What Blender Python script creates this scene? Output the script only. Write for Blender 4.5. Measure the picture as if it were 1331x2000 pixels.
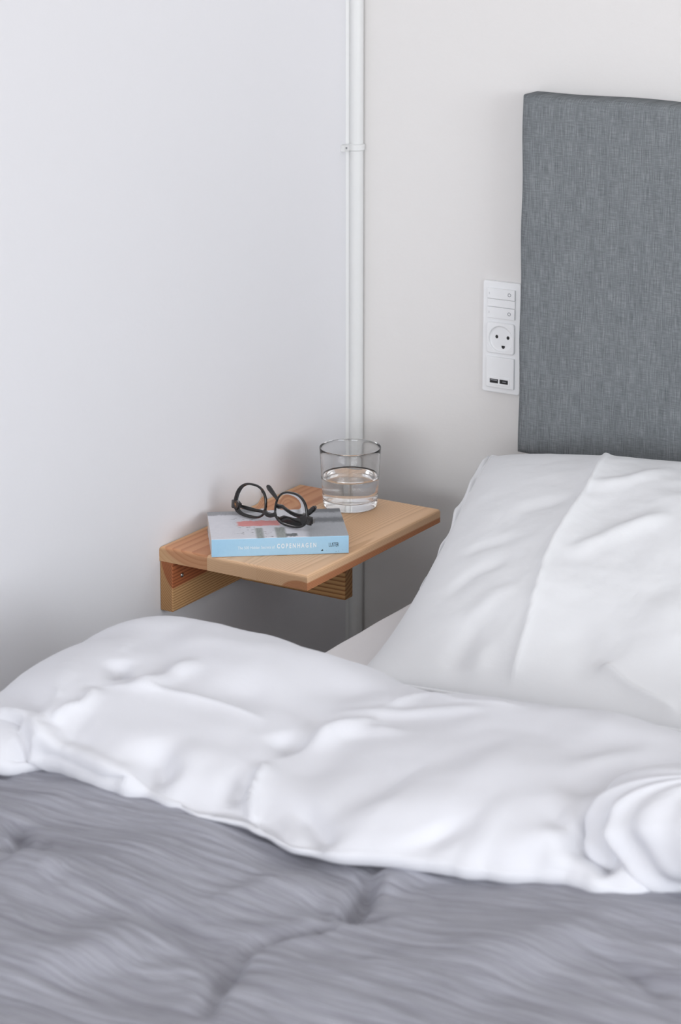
import bpy, bmesh, math
import numpy as np
from mathutils import Vector, Matrix

# ------------------------------------------------------------------ scene basics
for o in list(bpy.data.objects):
    bpy.data.objects.remove(o, do_unlink=True)
scn = bpy.context.scene
COL = scn.collection
Z0 = 0.62            # height of the shelf top above the floor; builders below use z measured from the shelf top

# camera -------------------------------------------------------------------------
YAW, PITCH, F_PX, PY = 0.5554, 0.2023, 4840.13, 534.22
cam_d = bpy.data.cameras.new('camera')
cam = bpy.data.objects.new('camera', cam_d)
COL.objects.link(cam)
cam.location = (1.8622, -3.0375, 1.014 + Z0)
cam.rotation_euler = (math.pi / 2 - PITCH, 0, YAW)
cam_d.sensor_fit = 'VERTICAL'
cam_d.sensor_height = 36.0
cam_d.sensor_width = 24.0
cam_d.lens = F_PX / 2000 * 36.0
cam_d.shift_y = -(1000 - PY) / 2000
cam_d.clip_start = 0.05
cam_d.dof.use_dof = True
cam_d.dof.focus_distance = 3.26
cam_d.dof.aperture_fstop = 8.0
scn.camera = cam

# world and daylight -------------------------------------------------------------
w = bpy.data.worlds.new('world')
scn.world = w
w.use_nodes = True
w.node_tree.nodes['Background'].inputs[0].default_value = (0.80, 0.88, 1.0, 1)
w.node_tree.nodes['Background'].inputs[1].default_value = 1.0

ROOM_X, ROOM_Y, ROOM_H = 5.2, -8.5, 2.75       # right wall, wall behind the camera, ceiling height
WIN_R = (-3.8, -1.1, 0.90, 2.55)               # y0, y1, z0, z1 of the window in the right wall
WIN_B = (0.8, 4.4, 1.05, 2.60)                 # x0, x1, z0, z1 of the window in the wall behind the camera


def area(name, loc, rot, sx, sy, power, col):
    l = bpy.data.lights.new(name, 'AREA')
    l.shape = 'RECTANGLE'
    l.size, l.size_y, l.energy, l.color = sx, sy, power, col
    o = bpy.data.objects.new(name, l)
    o.location, o.rotation_euler = loc, rot
    COL.objects.link(o)
    return o


area('window_daylight_side', (ROOM_X - 0.02, (WIN_R[0] + WIN_R[1]) / 2, (WIN_R[2] + WIN_R[3]) / 2), (0, math.pi / 2, 0),
     WIN_R[3] - WIN_R[2], WIN_R[1] - WIN_R[0], 80, (0.91, 0.955, 1.0))
area('window_daylight_back', ((WIN_B[0] + WIN_B[1]) / 2, ROOM_Y + 0.02, (WIN_B[2] + WIN_B[3]) / 2), (math.pi / 2, 0, 0),
     WIN_B[1] - WIN_B[0], WIN_B[3] - WIN_B[2], 135, (0.92, 0.96, 1.0))

scn.cycles.max_bounces = 24
scn.cycles.transmission_bounces = 24
scn.cycles.glossy_bounces = 12
vs = scn.view_settings
vs.view_transform = 'Standard'
vs.look = 'None'
vs.exposure = 0.26
vs.gamma = 1.0
vs.use_curve_mapping = False


# ------------------------------------------------------------------ helpers
def lin(r, g, b):
    f = lambda c: (c / 255 / 12.92) if c / 255 <= 0.04045 else ((c / 255 + 0.055) / 1.055) ** 2.4
    return (f(r), f(g), f(b), 1.0)


def setp(o, label=None, cat=None, group=None, kind=None):
    if label: o['label'] = label
    if cat: o['category'] = cat
    if group: o['group'] = group
    if kind: o['kind'] = kind
    return o


def empty(name, loc, label=None, cat=None, group=None):
    o = bpy.data.objects.new(name, None)
    o.location = (loc[0], loc[1], loc[2] + Z0)
    o.empty_display_size = 0.05
    COL.objects.link(o)
    return setp(o, label, cat, group)


def base_of(parent):
    """accumulated world origin of a parent in builder coordinates"""
    p = Vector((0, 0, 0))
    while parent is not None:
        p += parent.location
        parent = parent.parent
    return p


def mesh_obj(name, verts, faces, mat, parent=None, base=None, smooth=False, mats=None):
    """link one mesh object; verts are in builder coordinates (z from the shelf top)"""
    V = np.asarray(verts, dtype=float).reshape(-1, 3) + np.array([0, 0, Z0])
    pb = np.array(base_of(parent)) if parent else np.zeros(3)
    if parent is None:
        b = np.array([base[0], base[1], base[2] + Z0]) if base is not None else np.array(
            [(V[:, 0].min() + V[:, 0].max()) / 2, (V[:, 1].min() + V[:, 1].max()) / 2, V[:, 2].min()])
    else:
        b = pb
    me = bpy.data.meshes.new(name)
    me.from_pydata((V - b).tolist(), [], [tuple(int(i) for i in f) for f in faces])
    me.update()
    for m in (mats or [mat]):
        me.materials.append(m)
    if smooth:
        me.polygons.foreach_set('use_smooth', [True] * len(me.polygons))
    o = bpy.data.objects.new(name, me)
    COL.objects.link(o)
    if parent:
        o.parent = parent
    else:
        o.location = b
    return o


def grid_obj(name, P, mat, parent=None, base=None, close_u=False, close_v=False, smooth=True):
    n, m, _ = P.shape
    i = np.arange(n if close_u else n - 1)
    j = np.arange(m if close_v else m - 1)
    I, J = np.meshgrid(i, j, indexing='ij')
    I2, J2 = (I + 1) % n, (J + 1) % m
    F = np.stack([I * m + J, I2 * m + J, I2 * m + J2, I * m + J2], -1).reshape(-1, 4)
    return mesh_obj(name, P.reshape(-1, 3), F, mat, parent, base, smooth)


class MB:
    """collects simple solids into one mesh"""

    def __init__(self):
        self.v, self.f = [], []

    def add(self, verts, faces):
        k = len(self.v)
        self.v += [tuple(p) for p in verts]
        self.f += [tuple(i + k for i in f) for f in faces]
        return self

    def box(self, x0, x1, y0, y1, z0, z1):
        return self.add([(x0, y0, z0), (x1, y0, z0), (x1, y1, z0), (x0, y1, z0),
                         (x0, y0, z1), (x1, y0, z1), (x1, y1, z1), (x0, y1, z1)],
                        [(0, 3, 2, 1), (4, 5, 6, 7), (0, 1, 5, 4), (1, 2, 6, 5), (2, 3, 7, 6), (3, 0, 4, 7)])

    def build(self, name, mat, parent=None, base=None, bevel=0.0, segs=2, smooth=False):
        o = mesh_obj(name, self.v, self.f, mat, parent, base, smooth)
        if bevel > 0:
            bm = bmesh.new()
            bm.from_mesh(o.data)
            bmesh.ops.bevel(bm, geom=list(bm.edges), offset=bevel, segments=segs, profile=0.5, affect='EDGES', clamp_overlap=True)
            bm.to_mesh(o.data)
            bm.free()
        return o


def sweep(path, prof, closed=False, up=None, cap=True):
    """sweep profile points (a along side, b along up) along a path; returns verts, faces"""
    P = np.asarray(path, float)
    n = len(P)
    if closed:
        T = np.roll(P, -1, 0) - np.roll(P, 1, 0)
    else:
        T = np.gradient(P, axis=0)
    T /= np.linalg.norm(T, axis=1)[:, None]
    up = np.array(up if up is not None else (0, 0, 1.0))
    V = []
    m = None
    for i in range(n):
        s = np.cross(T[i], up)
        s /= np.linalg.norm(s)
        u = np.cross(s, T[i])
        pr = prof(i / (n - 1)) if callable(prof) else prof
        m = len(pr)
        for a, b in pr:
            V.append(P[i] + s * a + u * b)
    F = []
    for i in range(n if closed else n - 1):
        i2 = (i + 1) % n
        for j in range(m):
            j2 = (j + 1) % m
            F.append((i * m + j, i * m + j2, i2 * m + j2, i2 * m + j))
    if not closed and cap:
        F.append(tuple(range(m)))
        F.append(tuple((n - 1) * m + j for j in reversed(range(m))))
    return V, F


def rrect(a, b, r, k=3):
    """rounded rectangle profile, half sizes a, b"""
    out = []
    for cx, cy, t0 in ((a - r, b - r, 0), (-(a - r), b - r, 90), (-(a - r), -(b - r), 180), (a - r, -(b - r), 270)):
        for i in range(k + 1):
            t = math.radians(t0 + 90 * i / k)
            out.append((cx + r * math.cos(t), cy + r * math.sin(t)))
    return out


def lathe(prof, c, n=64):
    """prof: list of (r, z); returns verts, faces around vertical axis at c"""
    V, F = [], []
    m = len(prof)
    for i in range(n):
        t = 2 * math.pi * i / n
        for r, z in prof:
            V.append((c[0] + r * math.cos(t), c[1] + r * math.sin(t), c[2] + z))
    for i in range(n):
        i2 = (i + 1) % n
        for j in range(m - 1):
            F.append((i * m + j, i2 * m + j, i2 * m + j + 1, i * m + j + 1))
    return V, F


def catmull(pts, n):
    """resample control points with a Catmull-Rom spline to n points"""
    P = np.asarray(pts, float)
    Q = np.vstack([2 * P[0] - P[1], P, 2 * P[-1] - P[-2]])
    t = np.linspace(0, len(P) - 1 - 1e-9, n)
    i = t.astype(int)
    u = (t - i)[:, None]
    p0, p1, p2, p3 = Q[i], Q[i + 1], Q[i + 2], Q[i + 3]
    return 0.5 * (2 * p1 + (p2 - p0) * u + (2 * p0 - 5 * p1 + 4 * p2 - p3) * u ** 2 + (3 * p1 - p0 - 3 * p2 + p3) * u ** 3)


def vnoise(x, y, seed=0):
    """smooth value noise in [-1, 1]"""
    xi, yi = np.floor(x).astype(np.int64), np.floor(y).astype(np.int64)
    xf, yf = x - xi, y - yi

    def h(a, b):
        n = (a * 374761393 + b * 668265263 + seed * 1442695041) & 0xffffffff
        n = ((n ^ (n >> 13)) * 1274126177) & 0xffffffff
        return ((n ^ (n >> 16)) & 0xffff) / 32767.5 - 1
    sx, sy = xf * xf * xf * (xf * (xf * 6 - 15) + 10), yf * yf * yf * (yf * (yf * 6 - 15) + 10)
    a = h(xi, yi) * (1 - sx) + h(xi + 1, yi) * sx
    b = h(xi, yi + 1) * (1 - sx) + h(xi + 1, yi + 1) * sx
    return a * (1 - sy) + b * sy


def fbm(x, y, seed=0, octv=3):
    s, a = 0, 1.0
    for k in range(octv):
        s = s + a * vnoise(x * 2 ** k + 17.3 * k, y * 2 ** k - 9.1 * k, seed + k)
        a *= 0.5
    return s


def sstep(a, b, x):
    t = np.clip((x - a) / (b - a), 0, 1)
    return t * t * (3 - 2 * t)


def line_feature(X, Y, pts, width, height, kind='g', taper=0.25, side=0.0):
    """height contribution of a fold running along a polyline in plan.
    kind g: rounded, s: sharp crease; side: asymmetry (-1..1) left/right steepness"""
    P = catmull(pts, 40) if len(pts) > 2 else np.linspace(pts[0], pts[1], 24)
    best = np.full(X.shape, 1e9)
    tt = np.zeros(X.shape)
    sg = np.zeros(X.shape)
    n = len(P)
    for k in range(n - 1):
        a, b = P[k], P[k + 1]
        d = b - a
        L2 = max(d @ d, 1e-12)
        t = np.clip(((X - a[0]) * d[0] + (Y - a[1]) * d[1]) / L2, 0, 1)
        ex, ey = X - a[0] - t * d[0], Y - a[1] - t * d[1]
        q = ex * ex + ey * ey
        m = q < best
        best = np.where(m, q, best)
        tt = np.where(m, (k + t) / (n - 1), tt)
        sg = np.where(m, np.sign(d[0] * ey - d[1] * ex), sg)
    D = np.sqrt(best)
    W = width * (1 + side * sg)
    g = np.exp(-(D / W) ** 2) if kind == 'g' else np.exp(-D / W)
    tp = np.clip(np.minimum(tt, 1 - tt) / max(taper, 1e-6), 0, 1)
    tp = tp * tp * (3 - 2 * tp)
    return height * g * (0.0 + 1.0 * tp)


# ------------------------------------------------------------------ materials
def new_mat(name):
    m = bpy.data.materials.new(name)
    m.use_nodes = True
    nt = m.node_tree
    b = nt.nodes['Principled BSDF']
    return m, nt, b


def N(nt, typ, **kw):
    n = nt.nodes.new(typ)
    for k, v in kw.items():
        if k.startswith('i_'):
            n.inputs[k[2:].replace('_', ' ')].default_value = v
        else:
            setattr(n, k, v)
    return n


def mth(nt, op, a, b=None, c=None):
    n = nt.nodes.new('ShaderNodeMath')
    n.operation = op
    for i, v in enumerate((a, b, c)):
        if v is None: continue
        if isinstance(v, (int, float)):
            n.inputs[i].default_value = v
        else:
            nt.links.new(v, n.inputs[i])
    return n.outputs[0]


def mixc(nt, fac, a, b):
    n = nt.nodes.new('ShaderNodeMix')
    n.data_type = 'RGBA'
    for sock, v in ((n.inputs[0], fac), (n.inputs[6], a), (n.inputs[7], b)):
        if isinstance(v, (int, float)):
            sock.default_value = v
        elif isinstance(v, tuple):
            sock.default_value = v
        else:
            nt.links.new(v, sock)
    return n.outputs[2]


def ramp(nt, fac, stops):
    n = nt.nodes.new('ShaderNodeValToRGB')
    el = n.color_ramp.elements
    while len(el) < len(stops):
        el.new(0.5)
    for e, (p, c) in zip(el, stops):
        e.position = p
        e.color = c if len(c) == 4 else (*c, 1)
    nt.links.new(fac, n.inputs[0])
    return n.outputs[0]


def noise(nt, vec, scale, detail=2.0, rough=0.5):
    n = nt.nodes.new('ShaderNodeTexNoise')
    n.inputs['Scale'].default_value = scale
    n.inputs['Detail'].default_value = detail
    n.inputs['Roughness'].default_value = rough
    if vec is not None:
        nt.links.new(vec, n.inputs['Vector'])
    return n.outputs['Fac']


def mapping(nt, vec, scale=(1, 1, 1), loc=(0, 0, 0), rot=(0, 0, 0)):
    n = nt.nodes.new('ShaderNodeMapping')
    n.inputs['Scale'].default_value = scale
    n.inputs['Location'].default_value = loc
    n.inputs['Rotation'].default_value = rot
    nt.links.new(vec, n.inputs['Vector'])
    return n.outputs[0]


def objco(nt):
    return nt.nodes.new('ShaderNodeTexCoord').outputs['Object']


def bump(nt, bsdf, h, strength, dist):
    n = nt.nodes.new('ShaderNodeBump')
    n.inputs['Strength'].default_value = strength
    n.inputs['Distance'].default_value = dist
    nt.links.new(h, n.inputs['Height'])
    nt.links.new(n.outputs[0], bsdf.inputs['Normal'])
    return n


def paint(name, col, rough=0.6, bumpd=0.0004, scale=180):
    m, nt, b = new_mat(name)
    co = objco(nt)
    n1 = noise(nt, co, scale, 3)
    n2 = noise(nt, co, 3.0, 2)
    c = mixc(nt, n2, tuple(x * 0.985 for x in col[:3]) + (1,), col)
    nt.links.new(c, b.inputs['Base Color'])
    b.inputs['Roughness'].default_value = rough
    b.inputs['Specular IOR Level'].default_value = 0.25
    bump(nt, b, n1, 0.35, bumpd)
    return m


def plastic(name, col, rough=0.35, spec=0.5):
    m, nt, b = new_mat(name)
    co = objco(nt)
    n = noise(nt, co, 60, 2)
    c = mixc(nt, n, tuple(x * 0.97 for x in col[:3]) + (1,), col)
    nt.links.new(c, b.inputs['Base Color'])
    b.inputs['Roughness'].default_value = rough
    b.inputs['Specular IOR Level'].default_value = spec
    return m


def wood(name, axis, cen, kz, spacing, heart_r, sap, late, heart, heart_late, wob=0.003, contrast=1.0, hw=0.004):
    """solid softwood: growth rings around an axis, red heartwood inside a radius"""
    m, nt, b = new_mat(name)
    co = objco(nt)
    stretch = (18, 1.6, 18) if axis == 'y' else (1.6, 18, 18)
    nz = noise(nt, mapping(nt, co, stretch), 1.0, 3)
    nb = noise(nt, mapping(nt, co, (6, 0.9, 6) if axis == 'y' else (0.9, 6, 6)), 1.0, 2)
    sep = nt.nodes.new('ShaderNodeSeparateXYZ')
    nt.links.new(co, sep.inputs[0])
    A = sep.outputs[0] if axis == 'y' else sep.outputs[1]
    L = sep.outputs[1] if axis == 'y' else sep.outputs[0]
    a = mth(nt, 'SUBTRACT', A, cen[0])
    z = mth(nt, 'MULTIPLY', mth(nt, 'SUBTRACT', sep.outputs[2], cen[1]), kz)
    r = mth(nt, 'SQRT', mth(nt, 'ADD', mth(nt, 'MULTIPLY', a, a), mth(nt, 'MULTIPLY', z, z)))
    r = mth(nt, 'ADD', r, mth(nt, 'MULTIPLY', mth(nt, 'SUBTRACT', nz, 0.5), wob))
    r = mth(nt, 'ADD', r, mth(nt, 'MULTIPLY', mth(nt, 'SUBTRACT', nb, 0.5), wob * 6))
    r = mth(nt, 'ADD', r, mth(nt, 'MULTIPLY', L, 0.012))
    ring = mth(nt, 'FRACT', mth(nt, 'DIVIDE', r, spacing))
    g = ramp(nt, ring, [(0.0, (0, 0, 0)), (0.45, (0.12, 0.12, 0.12)), (0.82, (0.85, 0.85, 0.85)), (0.93, (1, 1, 1)), (1.0, (0, 0, 0))])
    g = mth(nt, 'MULTIPLY', g, contrast)
    cs = mixc(nt, g, sap, late)
    ch = mixc(nt, g, heart, heart_late)
    hm = nt.nodes.new('ShaderNodeMapRange')
    hm.inputs[1].default_value, hm.inputs[2].default_value = heart_r - hw, heart_r + hw
    hm.inputs[3].default_value, hm.inputs[4].default_value = 1, 0
    nt.links.new(r, hm.inputs[0])
    c = mixc(nt, hm.outputs[0], cs, ch)
    fine = noise(nt, mapping(nt, co, (900, 14, 900) if axis == 'y' else (14, 900, 900)), 1.0, 2)
    c = mixc(nt, mth(nt, 'MULTIPLY', fine, 0.22), c, late)
    nsep = nt.nodes.new('ShaderNodeSeparateXYZ')
    nt.links.new(nt.nodes.new('ShaderNodeTexCoord').outputs['Normal'], nsep.inputs[0])
    na = mth(nt, 'ABSOLUTE', nsep.outputs[1] if axis == 'y' else nsep.outputs[0])
    endg = mth(nt, 'MULTIPLY', mth(nt, 'POWER', na, 2.0), 0.50)
    c = mixc(nt, endg, c, tuple(x * 0.35 for x in late[:3]) + (1,))
    nt.links.new(c, b.inputs['Base Color'])
    b.inputs['Roughness'].default_value = 0.5
    b.inputs['Specular IOR Level'].default_value = 0.3
    bump(nt, b, fine, 0.12, 0.0003)
    return m


def glassy(name, ior, col=(1, 1, 1, 1), rough=0.0):
    m, nt, b = new_mat(name)
    nt.nodes.remove(b)
    g = nt.nodes.new('ShaderNodeBsdfGlass')
    g.inputs['IOR'].default_value = ior
    g.inputs['Color'].default_value = col
    g.inputs['Roughness'].default_value = rough
    nt.links.new(g.outputs[0], nt.nodes['Material Output'].inputs[0])
    return m


def metal(name, col, rough):
    m, nt, b = new_mat(name)
    nz = noise(nt, objco(nt), 400, 2)
    nt.links.new(mixc(nt, nz, tuple(x * 0.9 for x in col[:3]) + (1,), col), b.inputs['Base Color'])
    b.inputs['Metallic'].default_value = 1.0
    b.inputs['Roughness'].default_value = rough
    return m


def cotton(name, col, stripe=0.0):
    m, nt, b = new_mat(name)
    co = objco(nt)
    n1 = noise(nt, co, 5.0, 2)
    c = mixc(nt, n1, tuple(x * 0.985 for x in col[:3]) + (1,), col)
    nt.links.new(c, b.inputs['Base Color'])
    b.inputs['Roughness'].default_value = 0.85
    b.inputs['Specular IOR Level'].default_value = 0.1
    b.inputs['Sheen Weight'].default_value = 0.15
    b.inputs['Sheen Roughness'].default_value = 0.5
    # thread-scale weave plus soft creasing
    w1 = noise(nt, mapping(nt, co, (900, 120, 900)), 1.0, 1)
    w2 = noise(nt, mapping(nt, co, (120, 900, 120)), 1.0, 1)
    cr = noise(nt, co, 34.0, 3, 0.55)
    h = mth(nt, 'ADD', mth(nt, 'MULTIPLY', mth(nt, 'ADD', w1, w2), 0.05), cr)
    bump(nt, b, h, 0.25, 0.0022)
    return m


M = {}
M['wall_left'] = paint('white_wall_paint', lin(233, 232, 235))
M['wall_right'] = paint('warm_white_wall_paint', lin(232, 229, 227), scale=140, bumpd=0.0006)
M['ceiling'] = paint('ceiling_paint', lin(240, 240, 240))
M['floor'] = wood('floor_boards', 'y', (0.3, -0.9), 0.3, 0.02, 0.1, lin(190, 176, 160), lin(168, 150, 130), lin(182, 164, 144), lin(158, 138, 116))
M['pipe'] = plastic('white_pipe_enamel', lin(228, 228, 227), 0.35)
M['white_plastic'] = plastic('white_socket_plastic', lin(246, 246, 247), 0.32)
M['dark_plastic'] = plastic('black_plastic', lin(40, 40, 42), 0.4)
M['hole'] = plastic('socket_hole_black', lin(30, 30, 32), 0.6)
M['grey_print'] = plastic('grey_symbol_print', lin(150, 150, 155), 0.5)
SAP, LATE = lin(236, 194, 150), lin(206, 150, 104)
HEART, HLATE = lin(226, 168, 126), lin(176, 106, 72)


def at(x, z): return (x - 0.1165, z + 0.0885)      # ring centre in the shelf's own coordinates


M['stave_a'] = wood('red_pine_stave', 'y', at(0.066, 0.030), 1.375, 0.0085, 0.0690, SAP, lin(216, 164, 118), lin(222, 162, 122), lin(184, 112, 76), wob=0.0030, contrast=0.62)
M['stave_b'] = wood('pale_pine_stave', 'y', at(0.120, -0.055), 1.2, 0.0026, 0.01, lin(250, 208, 168), lin(218, 172, 130), HEART, HLATE, wob=0.0016, contrast=0.6)
M['stave_c'] = wood('pale_pine_edge_stave', 'y', at(0.222, -0.030), 1.5, 0.0028, 0.030, lin(250, 208, 168), lin(214, 166, 122), lin(206, 136, 94), lin(158, 92, 60), wob=0.0010, contrast=0.6, hw=0.0015)
M['rail_a'] = wood('pine_rail', 'y', at(0.045, -0.005), 0.72, 0.0024, 0.0415, lin(228, 186, 134), lin(172, 116, 70), lin(196, 116, 76), lin(136, 70, 44), wob=0.0005, hw=0.0006)
M['rail_b'] = wood('pine_cross_rail', 'x', (-0.030, 0.075), 1.0, 0.0060, 0.004, lin(226, 180, 124), lin(150, 94, 52), HEART, HLATE, wob=0.0012)
M['steel'] = metal('screw_steel', (0.62, 0.6, 0.57, 1), 0.28)
M['glass'] = glassy('clear_glass', 1.42, (1.0, 1.0, 1.0, 1))
M['water'] = glassy('clear_water', 1.333)
M['lens'] = glassy('spectacle_lens', 1.12, (0.98, 0.985, 0.98, 1))
M['sheet'] = cotton('white_sheet_cotton', lin(236, 232, 232))
M['duvet'] = cotton('white_duvet_cotton', lin(229, 229, 234))
M['pillow'] = cotton('white_pillow_cotton', lin(235, 235, 237))
M['thread'] = cotton('white_thread', lin(236, 236, 238))
M['bed_base'] = plastic('grey_bed_base', lin(120, 120, 122), 0.8, 0.1)


def tortoise():
    m, nt, b = new_mat('dark_tortoiseshell_acetate')
    co = objco(nt)
    n = noise(nt, co, 95, 2, 0.6)
    c = ramp(nt, n, [(0.0, lin(12, 10, 9)), (0.62, lin(16, 12, 10)), (0.70, lin(60, 36, 18)), (0.78, lin(150, 104, 54)), (1.0, lin(176, 132, 74))])
    nt.links.new(c, b.inputs['Base Color'])
    b.inputs['Roughness'].default_value = 0.18
    b.inputs['Coat Weight'].default_value = 0.4
    return m


def linen():
    """woven grey headboard upholstery"""
    m, nt, b = new_mat('grey_woven_upholstery')
    co = objco(nt)
    v = noise(nt, mapping(nt, co, (850, 1, 40)), 1.0, 2, 0.6)      # vertical threads
    h = noise(nt, mapping(nt, co, (60, 1, 900)), 1.0, 2, 0.6)      # horizontal threads
    big = noise(nt, mapping(nt, co, (60, 1, 9)), 1.0, 2)
    t = mth(nt, 'ADD', mth(nt, 'MULTIPLY', v, 0.6), mth(nt, 'MULTIPLY', h, 0.4))
    t = mth(nt, 'ADD', t, mth(nt, 'MULTIPLY', mth(nt, 'SUBTRACT', big, 0.5), 0.14))
    c = ramp(nt, t, [(0.30, lin(98, 102, 105)), (0.5, lin(124, 128, 131)), (0.70, lin(152, 156, 158))])
    nt.links.new(c, b.inputs['Base Color'])
    b.inputs['Roughness'].default_value = 0.9
    b.inputs['Specular IOR Level'].default_value = 0.1
    bump(nt, b, t, 0.5, 0.0008)
    return m


def muslin():
    """crinkled grey double-gauze cotton; the crinkles run across the bed"""
    m, nt, b = new_mat('grey_crinkled_muslin')
    co = objco(nt)
    wv = nt.nodes.new('ShaderNodeTexNoise')
    wv.inputs['Scale'].default_value = 5.0
    nt.links.new(co, wv.inputs['Vector'])
    off = nt.nodes.new('ShaderNodeVectorMath'); off.operation = 'MULTIPLY_ADD'
    nt.links.new(wv.outputs['Color'], off.inputs[0])
    off.inputs[1].default_value = (0.03, 0.03, 0.0)
    nt.links.new(co, off.inputs[2])
    a = noise(nt, mapping(nt, off.outputs[0], (9, 130, 20)), 1.0, 3, 0.55)
    c2 = noise(nt, mapping(nt, off.outputs[0], (30, 420, 60)), 1.0, 2, 0.5)
    w1 = noise(nt, mapping(nt, co, (900, 200, 200)), 1.0, 1)
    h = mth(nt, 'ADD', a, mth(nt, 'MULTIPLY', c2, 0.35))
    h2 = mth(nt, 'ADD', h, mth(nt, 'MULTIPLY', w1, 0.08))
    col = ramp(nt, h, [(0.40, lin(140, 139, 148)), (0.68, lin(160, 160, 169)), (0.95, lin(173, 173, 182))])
    nt.links.new(col, b.inputs['Base Color'])
    b.inputs['Roughness'].default_value = 0.95
    b.inputs['Specular IOR Level'].default_value = 0.05
    b.inputs['Sheen Weight'].default_value = 0.1
    bump(nt, b, h2, 0.85, 0.004)
    return m


M['tortoise'] = tortoise()
M['linen'] = linen()
M['muslin'] = muslin()

# ------------------------------------------------------------------ room shell
FL, CE = -Z0, ROOM_H - Z0
T = 0.12


def struct(o):
    o['kind'] = 'structure'
    return o


struct(MB().box(-T, ROOM_X + T, ROOM_Y - T, T, FL - 0.1, FL).build('floor', M['floor']))
struct(MB().box(-T, ROOM_X + T, ROOM_Y - T, T, CE, CE + 0.1).build('ceiling', M['ceiling']))
struct(MB().box(-T, 0, ROOM_Y - T, T, FL, CE).build('wall_left', M['wall_left']))
struct(MB().box(0, ROOM_X + T, 0, T, FL, CE).build('wall_back', M['wall_right']))
wr = MB()
y0, y1, z0, z1 = WIN_R[0], WIN_R[1], WIN_R[2] - Z0, WIN_R[3] - Z0
zb0, zb1 = WIN_B[2] - Z0, WIN_B[3] - Z0
wr.box(ROOM_X, ROOM_X + T, ROOM_Y - T, y0, FL, CE).box(ROOM_X, ROOM_X + T, y1, 0, FL, CE)
wr.box(ROOM_X, ROOM_X + T, y0, y1, FL, z0).box(ROOM_X, ROOM_X + T, y0, y1, z1, CE)
struct(wr.build('wall_right', M['wall_left']))
x0, x1 = WIN_B[0], WIN_B[1]
wf = MB()
wf.box(0, x0, ROOM_Y - T, ROOM_Y, FL, CE).box(x1, ROOM_X, ROOM_Y - T, ROOM_Y, FL, CE)
wf.box(x0, x1, ROOM_Y - T, ROOM_Y, FL, zb0).box(x0, x1, ROOM_Y - T, ROOM_Y, zb1, CE)
struct(wf.build('wall_front', M['wall_left']))


def window(name, axis, a0, a1, zz0, zz1, pos, sgn):
    """frame, mullions and panes filling an opening; axis is the direction the window runs along"""
    root = empty(name, (pos, (a0 + a1) / 2, zz0) if axis == 'y' else ((a0 + a1) / 2, pos, zz0))
    struct(root)
    d0, d1 = sorted((pos + sgn * 0.03, pos + sgn * 0.09))

    def bx(mb, u0, u1, v0, v1, e0=d0, e1=d1):
        return mb.box(e0, e1, u0, u1, v0, v1) if axis == 'y' else mb.box(u0, u1, e0, e1, v0, v1)
    fr = MB()
    bx(fr, a0, a0 + .06, zz0, zz1); bx(fr, a1 - .06, a1, zz0, zz1)
    bx(fr, a0 + .06, a1 - .06, zz0, zz0 + .06); bx(fr, a0 + .06, a1 - .06, zz1 - .06, zz1)
    am = (a0 + a1) / 2
    bx(fr, am - .035, am + .035, zz0 + .06, zz1 - .06)
    fr.build('window_frame', M['pipe'], root)
    em = (d0 + d1) / 2
    for u0, u1 in ((a0 + .06, am - .035), (am + .035, a1 - .06)):
        bx(MB(), u0, u1, zz0 + .06, zz1 - .06, em - .003, em + .003).build('pane', M['lens'], root)


window('window_1', 'y', y0, y1, z0, z1, ROOM_X, 1)
window('window_2', 'x', x0, x1, zb0, zb1, ROOM_Y, -1)
struct(MB().box(0, 0.014, ROOM_Y, 0, FL, FL + 0.09).build('baseboard_left', M['pipe'], bevel=0.002))
struct(MB().box(0.014, ROOM_X, -0.014, 0, FL, FL + 0.09).build('baseboard_back', M['pipe'], bevel=0.002))

# heating pipe in the corner with its clip
pc = (0.0107, -0.0107)
pipe = empty('heating_pipe', (pc[0], pc[1], FL + 0.09), 'white painted vertical heating pipe running up the corner of the room', 'pipe')
v, f = lathe([(0.0105, FL + 0.09), (0.0105, CE)], (pc[0], pc[1], 0), 48)
mesh_obj('tube', v, f, M['pipe'], pipe, smooth=True)
# paint filling the narrow gap between the pipe and the left wall
cross = [(0.0, -0.0225), (0.0014, -0.0206), (0.0037, -0.0186)]
V = [(x, y, z) for z in (FL + 0.09, CE) for x, y in cross]
mesh_obj('paint_fillet', V, [(0, 1, 4, 3), (1, 2, 5, 4)], M['pipe'], pipe, smooth=True)
cl = MB()
v, f = lathe([(0.0108, 0.4685), (0.0125, 0.4695), (0.0125, 0.4775), (0.0108, 0.4785)], (pc[0], pc[1], 0), 40)
cl.add(v, f)
cl.box(0.0002, 0.006, -0.036, -0.014, 0.4688, 0.4782)
clip = cl.build('pipe_clip', M['pipe'], pipe)
v, f = lathe([(0, 0), (0.0016, 0.0), (0.0016, 0.0012), (0, 0.0012)], (0, 0, 0), 12)
v = [(0.006 + p[2], -0.031 + p[0], 0.4738 + p[1]) for p in v]
mesh_obj('clip_screw', v, f, M['grey_print'], clip)

# ------------------------------------------------------------------ headboard
HBX0, HBX1, HBZ0, HBZ1, HBT = 0.2975, 1.70, 0.0663, 0.5729, 0.05
hb = empty('headboard', ((HBX0 + HBX1) / 2, -HBT / 2, HBZ0), 'grey woven fabric headboard panel mounted on the wall above the pillow', 'headboard')
nx, nz = 120, 50


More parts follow.
